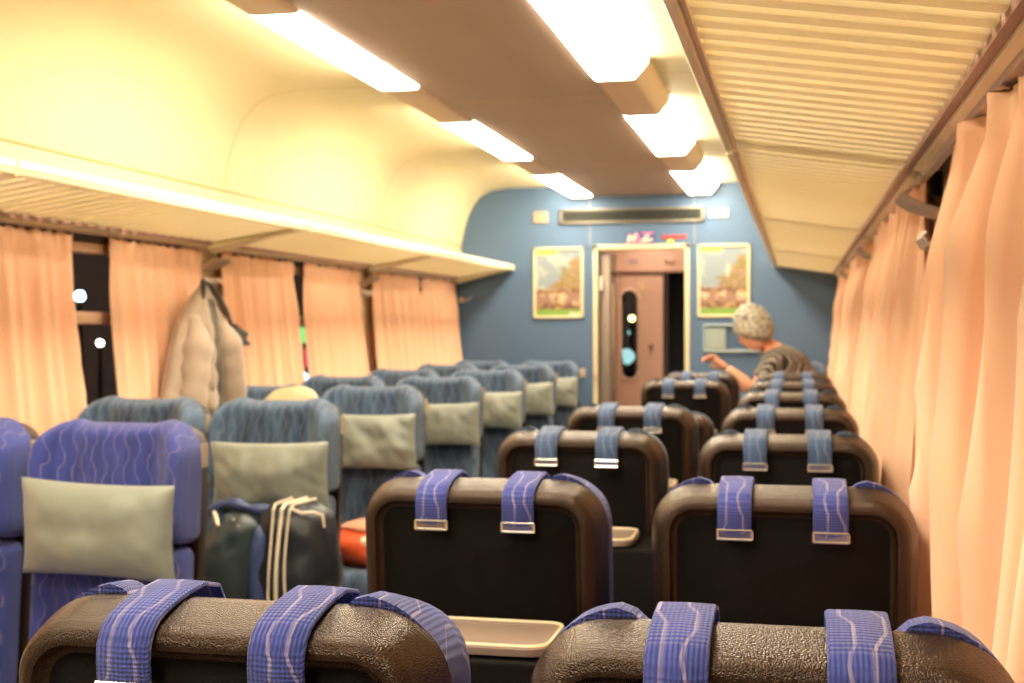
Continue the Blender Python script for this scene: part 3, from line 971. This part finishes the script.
for q, (ya, yb) in enumerate(((-0.125, -0.225), (0.080, 0.155))):
    pth, rr_ = [], []
    for i in range(22):
        k = i / 21
        z = 1.39 - 0.36 * k
        pth.append((0.030 + 0.030 * sm(0, .3, k), ya + (yb - ya) * k ** 0.9, z - 1.52))
        rr_.append((0.020 + 0.036 * sm(0, .35, k)) * (1 + 0.10 * abs(math.sin(k * 13 + q))))
    MB().tube(pth, rr_, 18).build('sleeve', 'coat', ct, angle=180)
def sec_at(z):
    for a, b in zip(secs, secs[1:]):
        if b[0] <= z <= a[0]:
            k = (a[0] - z) / (a[0] - b[0])
            return [p + (q - p) * k for p, q in zip(a, b)]
    return secs[-1]
for fy, hw in ((-0.22, 0.014), (0.10, 0.012)):
    pth = []
    for i in range(16):
        z = 1.46 - 0.43 * i / 15
        _, ry, rx, dy = sec_at(z)
        pth.append((rx * 1.02, ry * fy * (0.6 + 0.4 * math.cos(i * 0.5)) + dy, z - 1.52))
    MB().tube(pth, [hw * (0.5 + 0.5 * sm(0, 4, i)) for i in range(16)], 8).build('front_placket', 'coatgrey', ct)

# ------------------------------------------------------------------ end wall furniture
def wallbox(name, x0, x1, z0, z1, m, label, cat, d=0.012, grp=None):
    o = MB().box(x0 - (x0 + x1) / 2, x1 - (x0 + x1) / 2, -d, 0, z0 - (z0 + z1) / 2, z1 - (z0 + z1) / 2, 0.003).build(name, m, None, loc=((x0 + x1) / 2, YW, (z0 + z1) / 2))
    return tag(o, label, cat, grp)

# air vent
vt = empty('air_vent', (-0.07, YW, 2.122), label='long dark air vent grille high on the blue wall above the doorway', cat='air vent')
fm = MB()
fm.box(-0.51, 0.51, -0.02, 0, 0.035, 0.052, 0.003).box(-0.51, 0.51, -0.02, 0, -0.052, -0.035, 0.003).box(-0.51, -0.485, -0.02, 0, -0.05, 0.05, 0.003).box(0.485, 0.51, -0.02, 0, -0.05, 0.05, 0.003)
fm.build('vent_frame', mat('vent_frame', (0.20, 0.18, 0.14), 0.4, metal=0.5), vt)
sl_ = MB()
for k in range(4):
    z = -0.026 + k * 0.017
    sl_.box(-0.485, 0.485, -0.014, -0.002, z - 0.003, z + 0.003)
sl_.build('vent_louvres', mat('vent_dark', (0.05, 0.055, 0.04), 0.5), vt)
MB().box(-0.486, 0.486, -0.003, -0.001, -0.036, 0.036).build('vent_void', 'dark', vt)

p_ = wallbox('wall_plate', -0.765, -0.66, 2.08, 2.165, mat('plate_tan', (0.36, 0.27, 0.19), 0.5), 'square tan cover plate at the left above the left poster', 'wall plate')
ex = wallbox('small_sign', 0.475, 0.60, 2.095, 2.155, 'white', 'white rectangular sign with a small dark arrow above the right poster', 'sign')
MB().box(-0.012, 0.012, -0.0145, -0.0118, -0.004, 0.004).build('arrow_mark', 'dark', ex)
MB().loft([[(-0.022, y, 0), (-0.010, y, 0.010), (-0.010, y, -0.010)] for y in (-0.0145, -0.0118)]).build('arrow_mark', 'dark', ex)

# colourful logo sign over the door
lg = wallbox('logo_sign', -0.10, 0.095, 1.925, 2.005, mat('logo_navy', (0.05, 0.05, 0.22), 0.5), 'small navy sign with white and pink slanted strokes above the door frame', 'sign')
def strip(x0, z0, x1, z1, wd, y=-0.0125):
    d = Vector((x1 - x0, 0, z1 - z0)).normalized()
    n_ = Vector((-d.z, 0, d.x)) * wd / 2
    a, b = Vector((x0, 0, z0)), Vector((x1, 0, z1))
    return [[(q.x, yy, q.z) for q in (a + n_, b + n_, b - n_, a - n_)] for yy in (y, y - 0.0015)]
wm = MB().loft(strip(-0.085, -0.03, -0.072, 0.03, 0.020)).loft(strip(-0.072, 0.028, -0.045, -0.028, 0.018)).loft(strip(-0.045, -0.028, -0.032, 0.03, 0.018))
wm.loft(strip(0.0, -0.025, 0.085, -0.012, 0.018)).loft(strip(0.0, -0.025, 0.06, 0.022, 0.014))
wm.build('white_lettering', 'white', lg)
MB().loft(strip(-0.025, 0.032, -0.005, -0.035, 0.018, -0.0122)).loft(strip(-0.095, -0.036, 0.005, -0.036, 0.008, -0.0122)).loft(strip(0.01, 0.030, 0.09, 0.030, 0.010, -0.0122)).build('pink_stroke', mat('pink_ink', (0.75, 0.16, 0.30), 0.5), lg)
# red lettering strip
M['redink'] = mat('red_ink', (0.55, 0.06, 0.04), 0.5)
rs = MB()
rs.box(-0.085, 0.085, -0.006, 0, -0.004, 0.010, 0.002)
for k, x in enumerate((-0.078, -0.058, -0.04, -0.022, -0.004, 0.014, 0.034, 0.055, 0.074)):
    h = 0.022 if k in (0, 4, 8) else 0.014
    rs.box(x - 0.006, x + 0.006, -0.0075, 0, -0.016, -0.016 + h + 0.012, 0.001)
tag(rs.build('red_sign', 'redink', None, loc=(0.233, YW, 1.968)), 'narrow red lettering strip on the blue wall right of the logo sign', 'sign')
wallbox('green_sticker', 0.185, 0.225, 1.922, 1.952, mat('lime_sticker', (0.55, 0.75, 0.12), 0.5), 'tiny lime green sticker just above the door frame', 'sticker', d=0.004)

# posters
def picture_mat(name, seed):
    m = bpy.data.materials.new(name)
    m.use_nodes = True
    nt = m.node_tree
    b = nt.nodes['Principled BSDF']
    b.inputs['Roughness'].default_value = 0.35
    tc = nt.nodes.new('ShaderNodeTexCoord')
    sp = nt.nodes.new('ShaderNodeSeparateXYZ')
    nt.links.new(tc.outputs['Object'], sp.inputs[0])
    x, y, z = sp.outputs
    def noise(sc, det=3, add=0):
        n = nt.nodes.new('ShaderNodeTexNoise')
        n.inputs['Scale'].default_value = sc
        n.inputs['Detail'].default_value = det
        mp = nt.nodes.new('ShaderNodeMapping')
        mp.inputs['Location'].default_value = (seed + add, 0, seed)
        nt.links.new(tc.outputs['Object'], mp.inputs[0])
        nt.links.new(mp.outputs[0], n.inputs['Vector'])
        return n.outputs[0]
    def step(v, t, s=40.0):
        return N(nt, 'MINIMUM', N(nt, 'MAXIMUM', N(nt, 'MULTIPLY', N(nt, 'SUBTRACT', v, t), s), 0.0), 1.0)
    nz = noise(22)
    sky = mixc(nt, step(noise(9, 2, 5), 0.5, 6), (0.22, 0.27, 0.30), (0.48, 0.46, 0.36))
    # trees: right half above middle, ragged crown
    edge = N(nt, 'ADD', x, N(nt, 'MULTIPLY', N(nt, 'SUBTRACT', nz, 0.5), 0.22))
    crown = N(nt, 'SUBTRACT', edge, N(nt, 'MULTIPLY', N(nt, 'MAXIMUM', N(nt, 'SUBTRACT', z, -0.02), 0.0), 0.75))
    tree = mixc(nt, step(noise(40, 2, 9), 0.5, 8), (0.22, 0.17, 0.055), (0.34, 0.20, 0.16))
    c = mixc(nt, N(nt, 'MULTIPLY', step(crown, -0.05, 40), N(nt, 'SUBTRACT', 1.0, step(z, 0.17, 60))), sky, tree)
    low = mixc(nt, step(noise(30, 2, 3), 0.48, 8), (0.16, 0.07, 0.05), (0.40, 0.26, 0.10))
    zn = N(nt, 'ADD', z, N(nt, 'MULTIPLY', N(nt, 'SUBTRACT', nz, 0.5), 0.06))
    c = mixc(nt, step(zn, -0.055, 60), low, c)
    road = mixc(nt, step(noise(16, 1, 7), 0.5, 9), (0.28, 0.16, 0.12), (0.55, 0.40, 0.24))
    c = mixc(nt, N(nt, 'MULTIPLY', step(zn, -0.155, 60), N(nt, 'SUBTRACT', 1.0, step(zn, -0.085, 60))), c, road)
    c = mixc(nt, step(z, -0.195, 80), (0.18, 0.33, 0.06), c)
    ti = N(nt, 'MULTIPLY', step(z, 0.195, 80), N(nt, 'SUBTRACT', 1.0, step(x, -0.02, 60)))
    c = mixc(nt, N(nt, 'MULTIPLY', ti, N(nt, 'SUBTRACT', 1.0, step(z, 0.225, 90))), c, (0.42, 0.48, 0.08))
    nt.links.new(c, b.inputs['Base Color'])
    return m

def poster(x0, x1, z0, z1, label, seed):
    cx_, cz_ = (x0 + x1) / 2, (z0 + z1) / 2
    t = empty('poster', (cx_, YW, cz_), label=label, cat='poster', group='framed landscape posters')
    hw, hh = (x1 - x0) / 2, (z1 - z0) / 2
    MB().box(-hw + 0.01, hw - 0.01, -0.008, 0, -hh + 0.01, hh - 0.01).build('picture', picture_mat('landscape_print_%d' % seed, seed), t, smooth=False)
    b = 0.020
    MB().box(-hw, -hw + b, -0.018, 0, -hh, hh, .003).box(hw - b, hw, -0.018, 0, -hh, hh, .003).box(-hw, hw, -0.018, 0, hh - b, hh, .003).box(-hw, hw, -0.018, 0, -hh, -hh + b, .003).build('picture_frame', 'doorframe', t)
    MB().box(hw - 0.10, hw - 0.03, -0.0095, -0.0075, -hh + 0.026, -hh + 0.040).build('caption_mark', 'white', t)
poster(-0.767, -0.405, 1.405, 1.908, 'framed autumn landscape poster left of the doorway', 2)
poster(0.392, 0.75, 1.408, 1.912, 'framed autumn landscape poster right of the doorway, above the person', 5)

# leaflet holder (clear)
lh = empty('leaflet_holder', (0.625, YW, 1.265), label='clear leaflet holder on the blue wall below the right poster', cat='leaflet holder')
fr = MB().box(-0.19, 0.19, -0.03, 0, 0.085, 0.095, 0.002).box(-0.19, 0.19, -0.03, 0, -0.095, -0.083, 0.002).box(-0.19, -0.184, -0.03, 0, -0.09, 0.09).box(0.184, 0.19, -0.03, 0, -0.09, 0.09)
fr.build('holder_frame', mat('acrylic_edge', (0.50, 0.58, 0.58), 0.25), lh)
MB().box(-0.18, -0.04, -0.018, -0.003, -0.075, 0.07, 0.002).build('leaflet', mat('leaflet_grey', (0.42, 0.46, 0.44), 0.5), lh)
MB().box(-0.18, 0.18, -0.028, -0.024, -0.08, 0.085).build('front_pane', 'acrylic', lh, smooth=False)
wallbox('socket_plate', -0.455, -0.395, 0.99, 1.05, mat('plate_beige', (0.50, 0.38, 0.28), 0.5), 'small beige switch plate low beside the left side of the door frame', 'switch', grp=None)
wallbox('door_button', -0.333 + 0.0, -0.309, 0.97, 1.02, mat('button_pink', (0.6, 0.4, 0.3), 0.5), 'tiny beige button on the left jamb of the door frame', 'switch', d=0.022)

# ------------------------------------------------------------------ the person
M['skin'] = mat('skin', (0.78, 0.36, 0.22), 0.5, vary=0.05)
def hair_mat():
    m = mat('grey_hair', (0.34, 0.30, 0.22), 0.6, bump=(90, 1.0))
    nt = m.node_tree
    tc = nt.nodes.new('ShaderNodeTexCoord')
    n = nt.nodes.new('ShaderNodeTexNoise')
    n.inputs['Scale'].default_value = 45
    n.inputs['Detail'].default_value = 5
    nt.links.new(tc.outputs['Object'], n.inputs['Vector'])
    f = N(nt, 'MINIMUM', N(nt, 'MAXIMUM', N(nt, 'MULTIPLY', N(nt, 'SUBTRACT', n.outputs[0], 0.40), 4.5), 0.0), 1.0)
    nt.links.new(mixc(nt, f, (0.17, 0.145, 0.11), (0.50, 0.46, 0.36)), nt.nodes['Principled BSDF'].inputs['Base Color'])
    return m
M['hair'] = hair_mat()
def shirt_mat():
    m = bpy.data.materials.new('striped_blouse')
    m.use_nodes = True
    nt = m.node_tree
    b = nt.nodes['Principled BSDF']
    b.inputs['Roughness'].default_value = 0.8
    tc = nt.nodes.new('ShaderNodeTexCoord')
    wv = nt.nodes.new('ShaderNodeTexWave')
    wv.wave_type = 'RINGS'
    wv.inputs['Scale'].default_value = 17
    wv.inputs['Distortion'].default_value = 5
    wv.inputs['Detail'].default_value = 1
    mp = nt.nodes.new('ShaderNodeMapping')
    mp.inputs['Location'].default_value = (-0.85, -7.1, -1.0)
    nt.links.new(tc.outputs['Object'], mp.inputs[0])
    nt.links.new(mp.outputs[0], wv.inputs['Vector'])
    cr = nt.nodes.new('ShaderNodeValToRGB')
    e = cr.color_ramp.elements
    e[0].position = 0.42; e[0].color = (0.015, 0.014, 0.015, 1)
    e[1].position = 0.62; e[1].color = (0.30, 0.26, 0.22, 1)
    nt.links.new(wv.outputs[0], cr.inputs[0])
    nt.links.new(cr.outputs[0], b.inputs['Base Color'])
    return m
M['shirt'] = shirt_mat()
M['trousers'] = mat('dark_trousers', (0.03, 0.03, 0.04), 0.8)

def skin_obj(name, pts, edges, radii, m, parent, root=0, sub=2):
    me = bpy.data.meshes.new(name)
    me.from_pydata(pts, edges, [])
    o = bpy.data.objects.new(name, me)
    COL.objects.link(o)
    md = o.modifiers.new('skin', 'SKIN')
    if not me.skin_vertices:
        with bpy.context.temp_override(object=o, active_object=o):
            pass
    for i, r in enumerate(radii):
        sv = me.skin_vertices[0].data[i]
        sv.radius = r if isinstance(r, tuple) else (r, r)
        sv.use_root = (i == root)
    md.use_smooth_shade = True
    ss = o.modifiers.new('sub', 'SUBSURF')
    ss.levels = sub
    ss.render_levels = sub
    dg = bpy.context.evaluated_depsgraph_get()
    dg.update()
    me2 = bpy.data.meshes.new_from_object(o.evaluated_get(dg))
    me2.name = name
    o.modifiers.clear()
    o.data = me2
    me2.materials.clear()
    me2.materials.append(M[m] if isinstance(m, str) else m)
    me2.polygons.foreach_set('use_smooth', [True] * len(me2.polygons))
    if parent:
        o.parent = parent
    return o

PO = Vector((1.08, 7.30, 0.0))
per = empty('person', PO, label='grey haired person in striped blouse bending left, one hand raised, near the end wall', cat='person')
def R(x, y, z):
    return (x - PO.x, y - PO.y, z)
head_c = Vector((0.838, 7.20, 1.325))
# body: legs, torso, neck, arms, all one skin
pts, edges, rad = [], [], []
def node(p, r, link=None):
    pts.append(R(*p)); rad.append(r)
    if link is not None:
        edges.append((link, len(pts) - 1))
    return len(pts) - 1
pel = node((1.12, 7.28, 0.82), 0.12)
wa = node((1.10, 7.27, 0.95), (0.115, 0.115), pel)
chs = node((1.035, 7.26, 1.09), (0.125, 0.125), wa)
upc = node((0.975, 7.25, 1.185), (0.09, 0.09), chs)
nk = node((0.920, 7.225, 1.235), 0.048, upc)
nk2 = node((0.880, 7.215, 1.275), 0.046, nk)
# near (left) arm
sh = node((0.955, 7.12, 1.155), 0.052, upc)
ua = node((0.90, 7.06, 1.075), 0.044, sh)
el = node((0.845, 7.03, 1.005), 0.038, ua)
fa = node((0.775, 7.03, 1.065), 0.035, el)
wr = node((0.700, 7.04, 1.125), 0.024, fa)
# far arm
sh2 = node((0.955, 7.37, 1.150), 0.052, upc)
ua2 = node((0.90, 7.42, 1.06), 0.044, sh2)
el2 = node((0.84, 7.43, 0.99), 0.038, ua2)
wr2 = node((0.70, 7.36, 1.02), 0.025, el2)
for sgn in (-1, 1):
    h = node((1.12, 7.28 + sgn * 0.085, 0.74), 0.085, pel)
    kn = node((1.10, 7.28 + sgn * 0.09, 0.44), 0.056, h)
    cf = node((1.12, 7.28 + sgn * 0.09, 0.28), 0.052, kn)
    an = node((1.13, 7.28 + sgn * 0.09, 0.075), 0.036, cf)
    node((1.00, 7.28 + sgn * 0.10, 0.035), 0.032, an)
body = skin_obj('body', pts, edges, rad, 'skin', per, 0)
# head: sculpted ellipsoid, face to -X and down
def head_mesh():
    loops = []
    nu, nv = 32, 26
    for j in range(1, nv):
        ph = PI * j / nv - PI / 2
        L = []
        for i in range(nu):
            th = 2 * PI * i / nu
            d = Vector((math.cos(ph) * math.cos(th), math.cos(ph) * math.sin(th), math.sin(ph)))
            x, y, z = d.x * 0.095, d.y * 0.074, d.z * 0.115
            if z < 0:
                k = 1 - 0.25 * (-z / 0.115)
                y *= k
                if x > 0:
                    x *= 1 - 0.45 * (-z / 0.115)
            # local face direction is -x
            nose = 0.026 * math.exp(-((y) / 0.012) ** 2 - ((z + 0.015) / 0.020) ** 2) if x < 0 else 0
            eye = -0.009 * (math.exp(-((abs(y) - 0.030) / 0.014) ** 2 - ((z - 0.008) / 0.012) ** 2)) if x < 0 else 0
            lips = 0.006 * math.exp(-(y / 0.022) ** 2 - ((z + 0.055) / 0.010) ** 2) if x < 0 else 0
            chin = 0.010 * math.exp(-(y / 0.025) ** 2 - ((z + 0.095) / 0.020) ** 2) if x < 0 else 0
            x -= nose + eye + lips + chin
            L.append((x, y, z))
        loops.append(L)
    return loops
HR = Matrix.Rotation(math.radians(-38), 4, 'Z') @ Matrix.Rotation(math.radians(-28), 4, 'Y')
hc = Vector(R(*head_c))
def hx(p):
    return hc + HR @ Vector(p)
hm = MB().loft([[hx(p) for p in L] for L in head_mesh()])
# eyes ears on the same head
hd = hm.build('head', 'skin', per, angle=180)
for sy in (-1, 1):
    er = MB()
    er.loft([[hx((0.012 + 0.020 * s_ * math.cos(a), sy * (0.070 + t_), -0.008 + 0.030 * s_ * math.sin(a))) for a in [2 * PI * k / 12 for k in range(12)]] for t_, s_ in ((0, .6), (0.010, 1), (0.015, .9), (0.012, .5))])
    er.build('ear', 'skin', hd)
    MB().loft([[hx((-0.083 + 0.010 * math.cos(b) * -1, sy * 0.030 + 0.011 * math.sin(b) * math.cos(a), 0.008 + 0.011 * math.sin(b) * math.sin(a))) for a in [2 * PI * k / 10 for k in range(10)]] for b in (0.2, 0.6, 1.0, 1.4)]).build('eye', 'white', hd)
# hair cap with tufts
def hair():
    loops = []
    nu, nv = 48, 34
    for j in range(1, nv):
        ph = PI * j / nv - PI / 2
        L = []
        for i in range(nu):
            th = 2 * PI * i / nu
            d = Vector((math.cos(ph) * math.cos(th), math.cos(ph) * math.sin(th), math.sin(ph)))
            cut = sm(-0.55, -0.15, d.z + d.x * 0.55 + 0.12)   # covers top and back
            k = 1.22 + 0.13 * mn.noise(d * 3.5 + Vector((3, 1, 2))) + 0.12 * mn.noise(d * 8) + 0.05 * mn.noise(d * 20)
            k = 0.90 + (k - 0.90) * cut
            L.append(hx((d.x * 0.090 * k + 0.006, d.y * 0.076 * k, d.z * 0.115 * (k if d.z > 0 else min(k, 1.08)) + 0.004)))
        loops.append(L)
    return MB().loft(loops)
hair().build('hair', 'hair', per, angle=180)
# blouse
pts, edges, rad = [], [], []
b0 = node((1.13, 7.28, 0.80), (0.150, 0.150))
b1 = node((1.105, 7.27, 0.95), (0.148, 0.140), b0)
b2 = node((1.035, 7.26, 1.085), (0.150, 0.145), b1)
b3 = node((0.975, 7.25, 1.175), (0.112, 0.100), b2)
b4 = node((0.935, 7.235, 1.220), (0.065, 0.060), b3)
s1 = node((0.950, 7.115, 1.150), 0.068, b3)
s2 = node((0.895, 7.06, 1.07), 0.060, s1)
s3 = node((0.880, 7.05, 1.045), 0.056, s2)
s4 = node((0.950, 7.375, 1.145), 0.068, b3)
s5 = node((0.895, 7.42, 1.06), 0.058, s4)
skin_obj('blouse', pts, edges, rad, 'shirt', per, 0)
pts, edges, rad = [], [], []
t0 = node((1.12, 7.28, 0.80), 0.135)
for sgn in (-1, 1):
    h = node((1.12, 7.28 + sgn * 0.085, 0.72), 0.10, t0)
    k_ = node((1.10, 7.28 + sgn * 0.09, 0.44), 0.075, h)
    node((1.125, 7.28 + sgn * 0.09, 0.12), 0.066, k_)
skin_obj('trousers', pts, edges, rad, 'trousers', per, 0)
# hands: palm + five fingers each, one skin
def hand(w0, d, side, flip):
    d = Vector(d).normalized()
    s_ = Vector(side).normalized()
    n_ = d.cross(s_).normalized()
    w0 = Vector(w0)
    pts.clear(); edges.clear(); rad.clear()
    a = node(tuple(w0), 0.024)
    b = node(tuple(w0 + d * 0.035), (0.030, 0.018), a)
    c_ = node(tuple(w0 + d * 0.070), (0.036, 0.016), b)
    for k, (off, ln, cu) in enumerate(((-0.027, 0.060, 0.5), (-0.009, 0.070, 0.6), (0.009, 0.066, 0.7), (0.026, 0.052, 0.8))):
        p0 = w0 + d * 0.078 + s_ * off
        i0 = node(tuple(p0), 0.0095, c_)
        p1 = p0 + d * ln * 0.45 - n_ * flip * ln * 0.15
        i1 = node(tuple(p1), 0.0085, i0)
        p2 = p1 + d * ln * 0.25 - n_ * flip * ln * 0.30 * cu * 1.5
        i2 = node(tuple(p2), 0.008, i1)
        node(tuple(p2 - d * ln * 0.02 - n_ * flip * ln * 0.28), 0.007, i2)
    q = w0 + d * 0.030 - s_ * 0.030
    j = node(tuple(q), 0.012, b)
    j = node(tuple(q + d * 0.028 - s_ * 0.018 - n_ * flip * 0.008), 0.0105, j)
    node(tuple(q + d * 0.052 - s_ * 0.014 - n_ * flip * 0.020), 0.009, j)
    skin_obj('hand', list(pts), list(edges), list(rad), 'skin', per, 0, sub=2)
hand((0.705, 7.04, 1.122), (-0.80, 0.0, 0.55), (0.3, -0.6, 0.35), 1)
hand((0.705, 7.36, 1.02), (-1.0, -0.1, 0.1), (0, -1, 0), 1)

per.location = (1.072, 7.60, -0.080)
per.scale = (1.06, 1.06, 1.06)
# ------------------------------------------------------------------ lights in the night outside
def lamp(x, y, z, r, col, st, label, h=None, name='platform_lamp'):
    t = empty(name, (x, y, 0), label=label, cat='outdoor lamp')
    mb = MB()
    loops = [[(r * math.cos(a) * math.sin(b), r * math.sin(a) * math.sin(b), z + r * math.cos(b)) for a in [2 * PI * k / 14 for k in range(14)]] for b in [PI * j / 9 for j in range(1, 9)]]
    mb.loft(loops).build('lamp_globe', mat('glow_%d' % int(1000 * abs(x * y)), col, 0.5, emit=(col, st)), t)
    MB().tube([(0, 0, 0.0), (0, 0, z - r * .9)], [0.04, 0.025]).build('lamp_post', 'dark', t)
def ray(u, v, X):
    f = 1266.75
    rr = (u - 512) / f; uu = (341.5 - v) / f; d2 = 1
    c3, s3 = math.cos(ROLL), math.sin(ROLL); r_ = c3 * rr - s3 * uu; up = s3 * rr + c3 * uu
    c2, s2 = math.cos(PITCH), math.sin(PITCH); d_ = c2 * d2 - s2 * up; z_ = s2 * d2 + c2 * up
    c_, s_ = math.cos(YAW), math.sin(YAW); X_ = c_ * r_ - s_ * d_; Y_ = s_ * r_ + c_ * d_
    t = (X - 1.0688) / X_
    return X, t * Y_, 1.35 + t * z_
lamp(*ray(80, 294, -7), 0.06, (0.45, 0.75, 1.0), 14, 'bluish white lamp outside, in the upper pane of the wide dark window gap')
lamp(*ray(100, 341, -9), 0.05, (1.0, 0.9, 0.6), 10, 'small yellow lamp outside, in the lower pane of the wide dark window gap')
lamp(*ray(76, 347, -8), 0.06, (1.0, 0.10, 0.05), 5, 'faint red lamp outside, at the left of the wide dark window gap')
lamp(*ray(303, 334, -8), 0.16, (0.25, 0.7, 0.2), 1.2, 'green glow standing in for a reflection in the narrow window gap')  # glowing globe put in place of a reflection on the pane
lamp(*ray(303, 357, -9), 0.20, (0.8, 0.08, 0.12), 1.5, 'red glow for a reflection, below the green one in the narrow window gap')  # second globe, for the red part of that reflection
lamp(*ray(302, 378, -6), 0.10, (0.5, 0.75, 1.0), 4, 'pale blue lamp outside, low in the narrow window gap')

def onwall(u, v, Y):
    f = 1266.75
    rr = (u - 512) / f; uu = (341.5 - v) / f
    c3, s3 = math.cos(ROLL), math.sin(ROLL); r_ = c3 * rr - s3 * uu; up = s3 * rr + c3 * uu
    c2, s2 = math.cos(PITCH), math.sin(PITCH); d_ = c2 - s2 * up; z_ = s2 + c2 * up
    c_, s_ = math.cos(YAW), math.sin(YAW); X_ = c_ * r_ - s_ * d_; Y_ = s_ * r_ + c_ * d_
    t = Y / Y_
    return 1.0688 + t * X_, Y, 1.35 + t * z_
lamp(*onwall(632, 319, 14), 0.035, (1.0, 0.85, 0.25), 6, 'yellow lamp outside, seen through the oval window of the far door')
lamp(*onwall(627, 357, 14), 0.09, (0.45, 0.75, 0.75), 0.8, 'pale teal light outside, low in the oval window of the far door')
lamp(*onwall(631, 333, 16), 0.035, (0.3, 0.7, 0.6), 1.5, 'green light outside, just under the yellow one in the oval door window')
